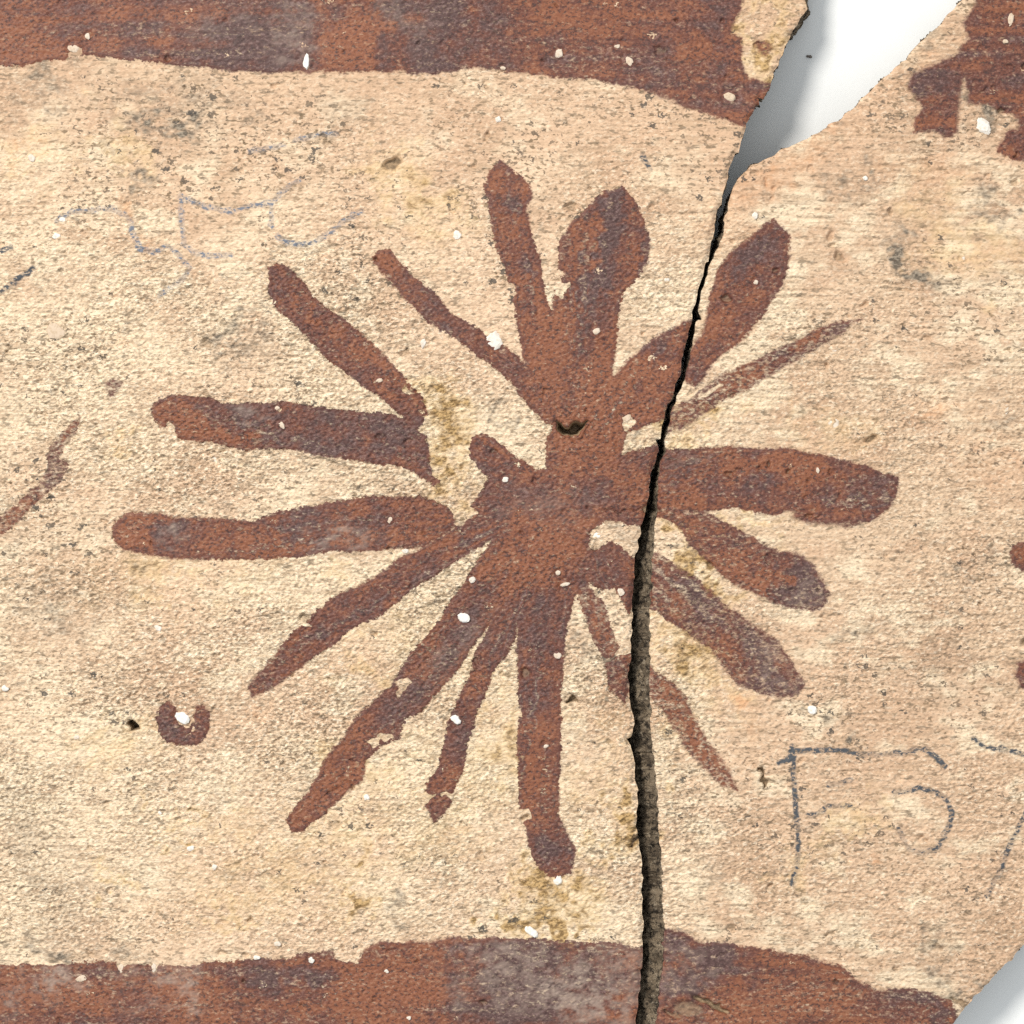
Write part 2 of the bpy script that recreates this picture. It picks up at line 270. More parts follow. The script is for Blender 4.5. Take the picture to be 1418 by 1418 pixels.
# slow colour drift of slip and paint, with shade tinted in at the top
def frac(lx, ly, seed, n=4, k=.6):
    o = sum((k ** i) * field(lx / 2 ** i, ly / 2 ** i, seed + 500 + i) for i in range(n))
    return o / o.std()
drift = sstep(-1.1, 1.1, frac(330, 260, 1))
tan_ = np.clip(.6 * sstep(-.2, 1.9, frac(140, 95, 10)) + .75 * (1 - sstep(140, 420, Y + 40 * w2)) + .62 * sstep(940, 1060, X), 0, 1)  # top end tanned to put its duller shading into the colour; right is plain tan
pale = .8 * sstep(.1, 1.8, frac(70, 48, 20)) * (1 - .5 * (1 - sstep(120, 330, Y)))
speckle = np.clip(.75 + .35 * frac(110, 90, 30, 2), .3, 1.4) * (1 + .25 * (1 - sstep(150, 420, Y)))
yel = np.clip(yel * np.clip(.72 + .32 * frac(24, 16, 40), .15, 1.3), 0, 1.2)
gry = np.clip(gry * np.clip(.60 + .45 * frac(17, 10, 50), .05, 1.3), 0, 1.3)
org = np.clip(org * np.clip(.50 + .25 * frac(18, 12, 60), .1, .9), 0, 1)
film = np.clip(film * np.clip(.42 + .34 * frac(15, 10, 70), 0, .95), 0, .95)
th = np.arctan2(Y - 690.0, X - 790.0); rr_ = np.hypot(X - 790.0, Y - 690.0)
tb_ = [np.random.default_rng(900 + i).standard_normal(420) for i in range(7)]
ti = (th + math.pi) / (2 * math.pi) * 420 + .8 * v1
kk = np.clip(rr_ / 140.0, 0, 5.999); k0 = kk.astype(int); fr = kk - k0
i0_ = np.floor(ti).astype(int); fi = ti - i0_; TB = np.stack(tb_)
brush = ((1 - fr) * ((1 - fi) * TB[k0, i0_ % 420] + fi * TB[k0, (i0_ + 1) % 420]) + fr * ((1 - fi) * TB[k0 + 1, i0_ % 420] + fi * TB[k0 + 1, (i0_ + 1) % 420])) * sstep(40, 130, rr_)
hband = .5 * field(150, 9, 97)
isband = (Y < 190) | (Y > 1280)
brush = np.where(isband, hband, brush).astype(np.float32)
tone = -.07 + .95 * tone + .20 * frac(80, 66, 80) + .13 * frac(17, 12, 90, 3) + .28 * brush
soft_edge = (.85 + 1.9 * sstep(.2, 1.6, field(90, 70, 98)) + 1.6 * (1 - sstep(120, 180, Y)) * sstep(150, 400, X) + 1.1 * sstep(900, 960, X)).astype(np.float32)
edge_soft = .5 * field(26, 22, 95)
crackzone = sstep(-.7, .9, field(36, 26, 96))

# pencil (distance and strength)
pen_d = np.full((NY, NX), 12.0, np.float32); pen_s = np.zeros((NY, NX), np.float32)
for st, pts in PENCIL:
    a = np.array(pts, float)
    sl = window(a[:, 0].min() - 12, a[:, 0].max() + 12, a[:, 1].min() - 12, a[:, 1].max() + 12)
    d, _, _, _ = seg_dist(X[sl] + .8 * v1[sl], Y[sl] + .8 * v2[sl], pts, False)
    m = d < pen_d[sl]
    pen_s[sl] = np.where(m, st, pen_s[sl]); pen_d[sl] = np.where(m, d, pen_d[sl])

# relief, in drawing units
fine = field(6.2, 3.6, 21, cut=.35)
crease = field(15, 6.0, 22)
streak = field(46, 4.6, 23)
lump = field(70, 45, 24)
dimple = field(11, 9, 25)
big = field(260, 220, 26)
rough = 0.42 + 0.58 * sstep(180, 520, Y + 30 * big) * (1 - 0.58 * sstep(890, 1010, X))
rough = rough * (.8 + .3 * np.clip(field(120, 80, 27), -1.5, 1.5) * .6)
rough *= 1 - 0.35 * sstep(1280, 1340, Y)
relief = rough * (0.98 * fine + 0.62 * (np.abs(crease) - 0.8)) + (0.22 + .34 * sstep(880, 960, X)) * streak * (1.15 - .5 * rough)
relief += 0.6 * lump - rough * 1.0 * sstep(1.5, 2.6, dimple)
pits = np.zeros((NY, NX), np.float32)
pr = np.random.default_rng(5)
PITS = [(798,607,12,4,10,-3),(1044,1060,11,3,25,-3),(792,974,10,5,35,-3),(1035,1054,6,3,-30,-3),
 (122,1323,6,5,0,-4),(404,938,3,5,20,-4),(8,812,5,4,0,-4),(54,793,5,3,30,-3),(1152,325,4,9,0,-4),(1153,338,6,3,-20,-4),(1048,237,7,4,10,-4),(1062,250,3,6,0,-3),(1124,232,5,5,0,-3),(1148,504,5,4,0,-4),(1010,657,5,4,0,-4),(1095,651,6,4,20,-5),(1123,666,4,4,0,-3),(1121,713,6,4,0,-4),(1070,775,8,10,0,-3),
 (880,1163,14,4,-38,-5),(870,1172,6,4,-20,-3),(665,1186,5,6,0,-4),(648,1227,7,3,10,-3),(675,113,4,5,0,-3),(674,187,5,4,0,-4),(727,1131,5,5,0,-5),(69,262,5,4,0,-3),(256,120,4,3,0,-3),(380,230,4,4,0,-3),(626,291,4,4,0,-3),(57,350,7,4,20,-4),(340,1057,6,3,-30,-3),(38,1053,5,4,0,-3),(160,1095,14,2,35,-2.5),(985,1392,34,5,28,-9),(955,1400,28,14,0,-5),(935,1408,20,3,20,-5),(970,1412,12,8,0,-4),
 (1258,116,14,3,28,-4),(1275,130,8,3,30,-3),(1255,395,16,3,18,-3),(1335,1395,20,4,30,-6),(1350,1390,20,4,-20,-4),(1303,1315,8,6,20,-4),(1190,1310,4,3,0,-3),(1222,1338,4,4,0,-3),(460,1095,16,3,-40,-2.5),(480,1080,16,2.5,30,-2),(690,480,22,5,60,-2),(905,730,4,10,-30,-4)]
for _ in range(520):
    x, y = pr.uniform(-100, 1500), pr.uniform(-90, 1480)
    r = pr.gamma(2.2, .85) + 1.2
    PITS.append((x, y, r * pr.uniform(1, 1.7), r, pr.uniform(-25, 25), -r * pr.uniform(.5, 1.1)))
ux, uy = X + 1.6 * v1, Y + 1.6 * v2
for (cx, cy, rx, ry, ang, dep) in PITS:
    m = 1.7 * max(rx, ry) + 4
    sl = window(cx - m, cx + m, cy - m, cy + m)
    c, s = math.cos(math.radians(ang)), math.sin(math.radians(ang))
    dx, dy = ux[sl] - cx, uy[sl] - cy
    q = np.sqrt(((dx * c + dy * s) / rx) ** 2 + ((-dx * s + dy * c) / ry) ** 2)
    pits[sl] = np.minimum(pits[sl], dep * (1 - sstep(.55, 1.15, q)))
# deep angular holes: (outline, steepness, depth)
HOLES = [([(764,584),(781,589),(793,588),(813,583),(805,597),(792,606),(777,601)], 9, 40),
 ([(173,1005),(182,1000),(190,1005),(191,1011),(180,1013)], 9, 30), ([(777,973),(785,969),(791,962),(797,966),(802,976),(795,973),(786,975)], 4, 12),
 ([(1050,1063),(1060,1066),(1063,1078),(1067,1090),(1058,1094),(1055,1084),(1059,1074),(1048,1069)], 4, 11),
 ([(869,1174),(876,1164),(884,1157),(888,1160),(880,1168),(873,1178)], 4, 10)]
for pts, steep, dep in HOLES:
    a = np.array(pts, float)
    sl = window(a[:, 0].min() - 8, a[:, 0].max() + 8, a[:, 1].min() - 8, a[:, 1].max() + 8)
    d, ins_, _, _ = seg_dist(ux[sl], uy[sl], pts, True)
    pits[sl] = np.minimum(pits[sl], np.where(ins_, -np.minimum(dep, 2 + steep * d), -2.0 * np.exp(-d / 2.0)))
# hairline cracks
for pts in ([(763,588),(775,590),(783,602),(800,612),(806,604),(818,585)], [(812,704),(850,708),(880,707),(893,702)], [(822,806),(845,830),(866,858)]):
    a = np.array(pts, float)
    sl = window(a[:, 0].min() - 6, a[:, 0].max() + 6, a[:, 1].min() - 6, a[:, 1].max() + 6)
    d, _, _, _ = seg_dist(ux[sl], uy[sl], pts, False)
    pits[sl] = np.minimum(pits[sl], -2.6 * (1 - sstep(.6, 2.0, d)))
relief_n = relief.copy()

# white grit grains: (sherd, x, y, rx, ry, angle, proud, warm)
GRIT = [(L,423,84,5,10,8,3,0),(L,683,471,16,15,20,6,.28),(R,1368,170,12,16,-35,6,.25),(L,254,994,11,9,20,5,0),(L,643,856,9,7.5,10,4,0),(L,827,742,8,6.5,-25,4,.1),(L,631,997,8,6,10,4,.05),(L,508,1105,5.5,5,0,3,.1),
 (L,773,1221,8,7,0,3,.15),(L,736,1291,10,6,40,4,.1),(L,700,664,5.5,5,0,3,.25),(L,634,325,6.5,6,20,3,.2),(L,689,163,5,5,0,2.5,.3),(L,775,72,6,7,30,3,.65),(L,1013,131,10,7,30,4,.85),(L,84,303,6,4.5,0,2,.15),(L,75,325,6,5,30,2,.15),(L,76,458,15,13,0,2,.85),
 (L,653,803,5.5,4.5,0,3,.4),(L,773,793,4,4,0,2,.6),(L,783,809,7,3.5,-10,2,.6),(L,866,579,8,8.5,0,3,.85),(R,1126,984,8,7,20,3,.1),(R,1200,244,4,4,0,2,.2),(R,1047,298,5,5,0,2,.3),(R,1048,390,5,4,0,2,.6),(L,826,459,7,4.5,-25,2.5,.7),(L,586,475,4,7,25,2.5,.4),
 (L,100,63,9,6,10,2.5,.75),(L,296,634,7,5,30,2.5,.3),(L,264,1176,6,4,-15,2.5,.25),(L,296,1202,5,4,0,2,.3),(L,355,1328,5,4,0,2.5,.2),(L,430,1330,5,4.5,0,2.5,.2),(L,211,1343,4,7,0,2,.6),(L,220,1331,0,0,0,0,0),(L,118,47,4,5,0,2,.6),(L,562,763,5,3.5,0,2.5,.3),(L,220,1127,3,3,0,2,.2),
 (L,384,1308,6,4,0,2,.5),(L,165,1343,5,8,20,2,.7),(L,109,1358,8,6,0,2,.75),(L,104,1022,4,3.5,0,2,.5),(L,3,954,5,5,0,3,.15),(L,218,870,6,5,30,2,.3),(L,40,215,6,6,0,1.5,.5),(L,535,1346,4,3,0,2.5,.4),(L,566,1411,3.5,3.5,0,2,.4),(L,924,387,4,3,0,2,.3),
 (R,1156,590,9,11,20,1.5,.55),(R,1134,651,2.5,5,0,1.5,.6),(R,1157,483,5,6,0,1.5,.6),(R,1406,20,5,9,0,2,.8),(R,1399,51,5,4,0,2,.8),(R,1338,355,3,5,0,1.5,.5),(R,1399,565,4,7,0,1.5,.6),(L,697,92,4,3,0,2,.7),(L,855,60,4,4,0,2,.7),(L,872,80,7,9,-20,2,.75),(L,550,946,0,0,0,0,0),(L,772,908,6,5,30,2.5,.65),(L,860,820,5,6,-30,2,.6),(L,755,1034,5,4,-30,2.5,.6),(L,705,1014,0,0,0,0,0),(L,540,720,4,6,0,2,.7),(L,390,589,4,7,-30,2,.7),(L,384,565,4,4,0,2,.7),(L,524,527,6,3.5,-15,2,.75)]
GRIT = [g for g in GRIT if g[3] > 0]
for g in GRIT:                       # a shallow crater round each grain
    _, cx, cy, rx, ry, ang, h, wm = g
    m = rx + ry + 8
    sl = window(cx - m, cx + m, cy - m, cy + m)
    q = np.hypot(X[sl] - cx, Y[sl] - cy) / max(rx, ry)
    pits[sl] = np.minimum(pits[sl], -1.4 * np.exp(-((q - 1.15) / .3) ** 2))

def curve(x, y):
    """the wall of the pot: convex, bending mostly round the pot's axis"""
    return -38.0 * ((x - 690) / 860.0) ** 2 - 14.0 * ((y - 760) / 800.0) ** 2 - 30.0 * (1 - sstep(-60, 300, y)) * sstep(420, 1000, x) * (1 - sstep(1120, 1260, x))

THICK = 60.0
TABLE_Z = -118.0 * S

# ------------------------------------------------------------------ materials
def nodes_of(name):
    m = bpy.data.materials.new(name); m.use_nodes = True
    nt = m.node_tree
    for n in list(nt.nodes): nt.nodes.remove(n)
    out = nt.nodes.new('ShaderNodeOutputMaterial'); b = nt.nodes.new('ShaderNodeBsdfPrincipled')
    nt.links.new(b.outputs[0], out.inputs[0])
    return m, nt, b

class G:
    """little helper to write node maths as expressions"""
    def __init__(s, nt):
        s.nt = nt
        geo = nt.nodes.new('ShaderNodeTexCoord')
        v = nt.nodes.new('ShaderNodeVectorMath'); v.operation = 'SCALE'; v.inputs['Scale'].default_value = 1.0 / S
        nt.links.new(geo.outputs['Object'], v.inputs[0]); s.P = v.outputs[0]
    def put(s, sock, v):
        if isinstance(v, bpy.types.NodeSocket): s.nt.links.new(v, sock)
        elif v is not None:
            if isinstance(v, tuple) and len(v) == 3 and sock.type == 'RGBA': v = (*v, 1)
            sock.default_value = v
    def m(s, op, a, b=None, c=None, clamp=False):
        n = s.nt.nodes.new('ShaderNodeMath'); n.operation = op; n.use_clamp = clamp
        for i, v in enumerate((a, b, c)):
            if v is not None: s.put(n.inputs[i], v)
        return n.outputs[0]
    def attr(s, name):
        n = s.nt.nodes.new('ShaderNodeAttribute'); n.attribute_name = name; return n.outputs['Fac']
    def scaled(s, sx, sy, off=0.0):
        n = s.nt.nodes.new('ShaderNodeMapping'); s.nt.links.new(s.P, n.inputs[0])
        n.inputs['Scale'].default_value = (1.0 / sx, 1.0 / sy, 1.0 / max(sx, sy)); n.inputs['Location'].default_value = (off, off * 1.7, off * .6)
        return n.outputs[0]
    def noise(s, sx, sy=None, off=0.0, detail=2.0, rough=.55):
        n = s.nt.nodes.new('ShaderNodeTexNoise')
        s.nt.links.new(s.scaled(sx, sy or sx, off), n.inputs['Vector'])
        n.inputs['Scale'].default_value = 1.0; n.inputs['Detail'].default_value = detail; n.inputs['Roughness'].default_value = rough
        return n.outputs[0]
    def voro(s, size, off=0.0, out='Distance'):
        n = s.nt.nodes.new('ShaderNodeTexVoronoi')
        s.nt.links.new(s.scaled(size, size, off), n.inputs['Vector']); n.inputs['Scale'].default_value = 1.0
        return n.outputs[out]
    def voro2(s, size, off, wob, amt):
        n = s.nt.nodes.new('ShaderNodeTexVoronoi'); n.inputs['Scale'].default_value = 1.0
        w = s.nt.nodes.new('ShaderNodeVectorMath'); w.operation = 'MULTIPLY_ADD'
        s.nt.links.new(wob, w.inputs[0]); w.inputs[1].default_value = (amt * 2.2, amt * 1.3, 0); s.nt.links.new(s.scaled(size, size, off), w.inputs[2])
        s.nt.links.new(w.outputs[0], n.inputs['Vector'])
        return n.outputs['Distance'], n.outputs['Color']
    def ramp(s, v, a, b, lo=0.0, hi=1.0):
        n = s.nt.nodes.new('ShaderNodeMapRange'); n.interpolation_type = 'SMOOTHSTEP'
        s.put(n.inputs[0], v)
        for i, q in enumerate((a, b, lo, hi)): s.put(n.inputs[1 + i], q)
        return n.outputs[0]
    def mix(s, f, a, b, mode='MIX'):
        n = s.nt.nodes.new('ShaderNodeMix'); n.data_type = 'RGBA'; n.blend_type = mode
        s.put(n.inputs[0], f); s.put(n.inputs[6], a); s.put(n.inputs[7], b)
        return n.outputs[2]
    def bump(s, h, dist, strength=1.0, normal=None):
        n = s.nt.nodes.new('ShaderNodeBump'); n.inputs['Strength'].default_value = strength; n.inputs['Distance'].default_value = dist
        s.nt.links.new(h, n.inputs['Height'])
        if normal: s.nt.links.new(normal, n.inputs['Normal'])
        return n.outputs[0]

def make_sherd_material():
    m, nt, b = nodes_of('painted_clay')
    g = G(nt)
    pa, den, tn, fl = g.attr('paint'), g.attr('dens'), g.attr('tone'), g.attr('film')
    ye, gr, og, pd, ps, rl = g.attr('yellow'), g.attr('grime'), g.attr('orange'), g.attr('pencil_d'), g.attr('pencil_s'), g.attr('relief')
    # bare slip
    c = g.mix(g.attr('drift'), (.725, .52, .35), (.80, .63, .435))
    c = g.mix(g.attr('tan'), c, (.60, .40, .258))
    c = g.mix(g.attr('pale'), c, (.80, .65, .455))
    c = g.mix(g.ramp(g.noise(70, 5.0, 2.0, 2, .6), .49, .65, 0, .50), c, (.43, .29, .18))
    grain = g.noise(8, 4.6, 5.0, 2, .75)
    rg = g.attr('rough')
    c = g.mix(g.m('MULTIPLY', rg, g.ramp(grain, .53, .65, 0, .75)), c, (.94, .81, .62))
    c = g.mix(g.m('MULTIPLY', rg, g.ramp(grain, .36, .475, .60, 0)), c, (.29, .19, .118))
    for a_, b_, o_, w_ in ((20, 6.5, 35.0, .46), (11, 4.6, 137.0, .42)):
        ck = g.m('ABSOLUTE', g.m('SUBTRACT', g.noise(a_, b_, o_, 1, .6), .5))
        c = g.mix(g.m('MULTIPLY', g.ramp(ck, .004, .034, w_, 0), g.m('MULTIPLY_ADD', rg, .75, .22)), c, (.20, .125, .072))
    t1 = g.noise(8.0, 4.4, 203.0, 1, .5)
    c = g.mix(g.m('MULTIPLY', g.ramp(t1, .32, .42, .74, 0), g.m('MULTIPLY_ADD', g.attr('speckle'), .5, .35), clamp=True), c, (.17, .115, .065))
    t2 = g.noise(17, 6.5, 211.0, 2, .6)
    c = g.mix(g.ramp(t2, .32, .41, .62, 0), c, (.15, .11, .07))
    yc = g.mix(g.ramp(ye, .40, .78), (.72, .51, .26), g.mix(g.ramp(grain, .42, .56), (.23, .14, .058), (.50, .33, .15)))
    c = g.mix(g.m('MULTIPLY', ye, .92, clamp=True), c, yc)
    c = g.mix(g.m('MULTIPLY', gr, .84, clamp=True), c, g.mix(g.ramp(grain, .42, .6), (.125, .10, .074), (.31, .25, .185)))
    c = g.mix(g.m('MULTIPLY', og, .6), c, (.66, .33, .16))
    # dark mineral specks
    wob = g.nt.nodes.new('ShaderNodeTexNoise'); g.nt.links.new(g.scaled(5, 4, 61.0), wob.inputs['Vector']); wob.inputs['Detail'].default_value = 1.0; wob.inputs['Scale'].default_value = 1.0
    sp, spc = g.voro2(13, 7.0, wob.outputs['Color'], .75)
    thr = g.m('MULTIPLY', g.ramp(spc, .15, 1.0, 0, .27), g.attr('speckle'))
    spk = g.ramp(g.m('SUBTRACT', sp, thr), -.05, .05, 1, 0)
    c = g.mix(g.m('MULTIPLY', spk, .85), c, g.mix(g.ramp(spc, .6, .9), (.20, .14, .09), (.055, .05, .045)))
    sp2, sp2c = g.voro2(6.0, 17.0, wob.outputs['Color'], 1.1)
    spk2 = g.ramp(g.m('SUBTRACT', sp2, g.m('MULTIPLY', g.ramp(sp2c, .35, 1.0, 0, .32), g.attr('speckle'))), -.06, .07, 1, 0)
    c = g.mix(g.m('MULTIPLY', spk2, .7), c, (.14, .10, .07))
    # paint
    p = g.mix(g.ramp(tn, -.55, .10), (.225, .080, .040), (.140, .050, .033))
    p = g.mix(g.ramp(tn, .0, .8), p, (.092, .048, .043))
    pg = g.noise(5.5, 4.0, 81.0, 2, .75)
    p = g.mix(g.ramp(pg, .36, .48, .85, 0), p, (.055, .028, .025))
    p = g.mix(g.ramp(pg, .53, .66, 0, .6), p, g.mix(g.ramp(tn, -.2, .5), (.315, .14, .075), (.225, .14, .125)))
    p = g.mix(g.m('MULTIPLY', fl, .72), p, (.34, .255, .205))
    p = g.mix(g.m('MULTIPLY', spk, .55), p, (.05, .028, .025))
    edge = g.m('ADD', g.m('MULTIPLY', g.m('SUBTRACT', g.noise(6, 5, 91.0, 2, .75), .5), 11.0), g.m('MULTIPLY', g.m('SUBTRACT', grain, .5), 7.0))
    dp = g.m('ADD', g.m('ADD', pa, 1.0), edge)
    mask = g.ramp(g.m('DIVIDE', dp, g.attr('soft')), -.9, 1.1)
    # flecks lost from the paint, and places where it was brushed on thin
    fv, fc = g.voro2(15, 23.0, wob.outputs['Color'], .9)
    flk = g.ramp(g.m('SUBTRACT', fv, g.ramp(fc, .74, 1.0, 0, .25)), -.03, .05, 0, 1)
    mask = g.m('MULTIPLY', mask, flk)
    thin = g.ramp(g.m('ADD', g.m('ADD', g.m('MULTIPLY', g.noise(8, 4.5, 97.0, 2, .75), .8), g.m('MULTIPLY', g.attr('brush'), -.05)), g.m('MULTIPLY', den, .5)), .60, .86, .30, 1.0)
    mask = g.m('MULTIPLY', mask, thin)
    # a rim where the slip pooled and dried darker
    rim = g.m('MULTIPLY', g.ramp(dp, .2, 2.6, 0, 1), g.ramp(dp, 3.0, 6.5, 1, 0))
    p = g.mix(g.m('MULTIPLY', rim, .55), p, (.115, .045, .033))
    c = g.mix(mask, c, p)
    # pencil catches the high spots only
    pw = g.ramp(g.m('ADD', pd, g.m('MULTIPLY', g.m('SUBTRACT', g.noise(4.5, 4.5, 99.0, 2), .5), 3.4)), 2.0, 5.4, 1, 0)
    pk = g.m('MULTIPLY', pw, g.ramp(g.m('ADD', g.m('ADD', g.m('MULTIPLY', rl, .05), g.m('MULTIPLY', g.m('ADD', t1, pg), .5)), g.m('MULTIPLY', ps, .12)), .55, .65, .26, .92))
    c = g.mix(g.m('MULTIPLY', pk, 1.1, clamp=True), c, g.mix(g.ramp(ps, .48, .52), (.165, .18, .215), (.075, .080, .088)))
    # bare paste inside chips
    c = g.mix(g.ramp(g.attr('chip'), -3.0, -7.0), c, g.mix(g.ramp(g.noise(8, 6, 103.0, 3), .4, .6), (.20, .14, .085), (.36, .25, .15)))
    nt.links.new(c, b.inputs['Base Color'])
    g.put(b.inputs['Roughness'], g.m('SUBTRACT', .84, g.m('MULTIPLY', mask, .28)))
    b.inputs['Specular IOR Level'].default_value = .32
    n = g.bump(g.m('MULTIPLY', g.m('MULTIPLY', grain, rg), g.m('MULTIPLY_ADD', mask, -.6, 1.0)), 5.0 * S, .8)
    nt.links.new(n, b.inputs['Normal'])
    return m

def make_paste_material():
    m, nt, b = nodes_of('fractured_paste'); g = G(nt)
    c = g.mix(g.ramp(g.noise(26, 26, 1.0, 4, .6), .38, .62), (.13, .096, .064), (.31, .236, .158))
    c = g.mix(g.ramp(g.noise(9, 9, 5.0, 3, .7), .49, .60, 0, .9), c, (.028, .021, .016))
    c = g.mix(g.ramp(g.noise(7, 7, 8.0, 3, .7), .55, .66, 0, .7), c, (.48, .39, .28))
    nt.links.new(c, b.inputs['Base Color']); b.inputs['Roughness'].default_value = .92
    b.inputs['Specular IOR Level'].default_value = .2
    nt.links.new(g.bump(g.noise(7, 7, 9.0, 4, .75), 11 * S, 1.0), b.inputs['Normal'])
    return m

def make_grit_material():
    m, nt, b = nodes_of('lime_grit'); g = G(nt)
    info = nt.nodes.new('ShaderNodeObjectInfo')
    c = g.mix(g.ramp(g.noise(5, 5, 1.0, 3, .7), .4, .7), (.84, .82, .77), (.70, .65, .56))
    c = g.mix(1.0, c, info.outputs['Color'], 'MULTIPLY')
    nt.links.new(c, b.inputs['Base Color']); b.inputs['Roughness'].default_value = .8
    nt.links.new(g.bump(g.noise(3, 3, 2.0, 3, .7), 1.0 * S, .8), b.inputs['Normal'])
    return m

def make_table_material():
    m, nt, b = nodes_of('white_board'); g = G(nt)
    c = g.mix(g.ramp(g.noise(120, 120, 1.0, 3), .3, .7), (.80, .81, .80), (.84, .845, .83))
    nt.links.new(c, b.inputs['Base Color']); b.inputs['Roughness'].default_value = .55
    b.inputs['Specular IOR Level'].default_value = .25
    nt.links.new(g.bump(g.noise(7, 7, 2.0, 3), .5 * S, .3), b.inputs['Normal'])
    return m

MAT_SHERD, MAT_PASTE, MAT_GRIT, MAT_TABLE = make_sherd_material(), make_paste_material(), make_grit_material(), make_table_material()

# ------------------------------------------------------------------ mesh helpers
def mesh_from(name, co, faces, mat, normals=None, attrs=None):
    me = bpy.data.meshes.new(name)
    nf, k = faces.shape
    me.vertices.add(len(co)); me.vertices.foreach_set('co', np.ascontiguousarray(co, np.float32).ravel())
    me.loops.add(nf * k); me.loops.foreach_set('vertex_index', np.ascontiguousarray(faces, np.int32).ravel())
    me.polygons.add(nf); me.polygons.foreach_set('loop_start', np.arange(0, nf * k, k, dtype=np.int32))
    me.update(calc_edges=True)
    me.polygons.foreach_set('use_smooth', np.ones(nf, bool))
    for an, av in (attrs or {}).items():
        a = me.attributes.new(an, 'FLOAT', 'POINT'); a.data.foreach_set('value', np.ascontiguousarray(av, np.float32))
    me.materials.append(mat)
    if normals is not None:
        me.normals_split_custom_set_from_vertices(normals.astype(np.float32))
    me.validate()
    return me

def link(name, data, parent=None):
    o = bpy.data.objects.new(name, data); COL.objects.link(o)
    if parent: o.parent = parent
    return o

def to_world(x, y, z):
    return np.stack([(x - 709.0) * S, (709.0 - y) * S, z * S], -1)

# ------------------------------------------------------------------ the surface under the sherds
tb = link('tabletop', mesh_from('tabletop', np.array([(-.6, -.6, TABLE_Z), (.6, -.6, TABLE_Z), (.6, .6, TABLE_Z), (-.6, .6, TABLE_Z)]), np.array([[0, 1, 2, 3]]), MAT_TABLE))
tb['kind'] = 'structure'

# ------------------------------------------------------------------ the two sherds
def roughen(poly, seed, step=5.0, amp=1.0):
    r = np.random.default_rng(seed); a = np.array(poly, float); out = []
    for p, q in zip(a, np.roll(a, -1, 0)):
        n = max(1, int(np.hypot(*(q - p)) / step))
        for i in range(n): out.append(p + (q - p) * i / n)
    o = np.array(out); j = r.standard_normal(o.shape) * amp
    j = (j + np.roll(j, 1, 0)) * .7
    j += np.where(r.random(len(o)) < .05, r.standard_normal(len(o)) * 2.2, 0)[:, None]
    return o + j

def wall_slope(sh, x, y):
    """how far the broken edge leans out (+) or in (-) per unit of depth"""
    if sh == L:
        crack = np.where((x > 840) & (y > 250), 1.0, 0.0)
        return crack * -(.10 + .85 * sstep(640, 860, y)) + (1 - crack) * np.where(y < 250, np.where(y < 45, .10, -.12), -.05)
    crack = np.where((x < 1020) & (y > 270), 1.0, 0.0)
    return crack * (.04 + .90 * sstep(640, 860, y)) + (1 - crack) * -.16

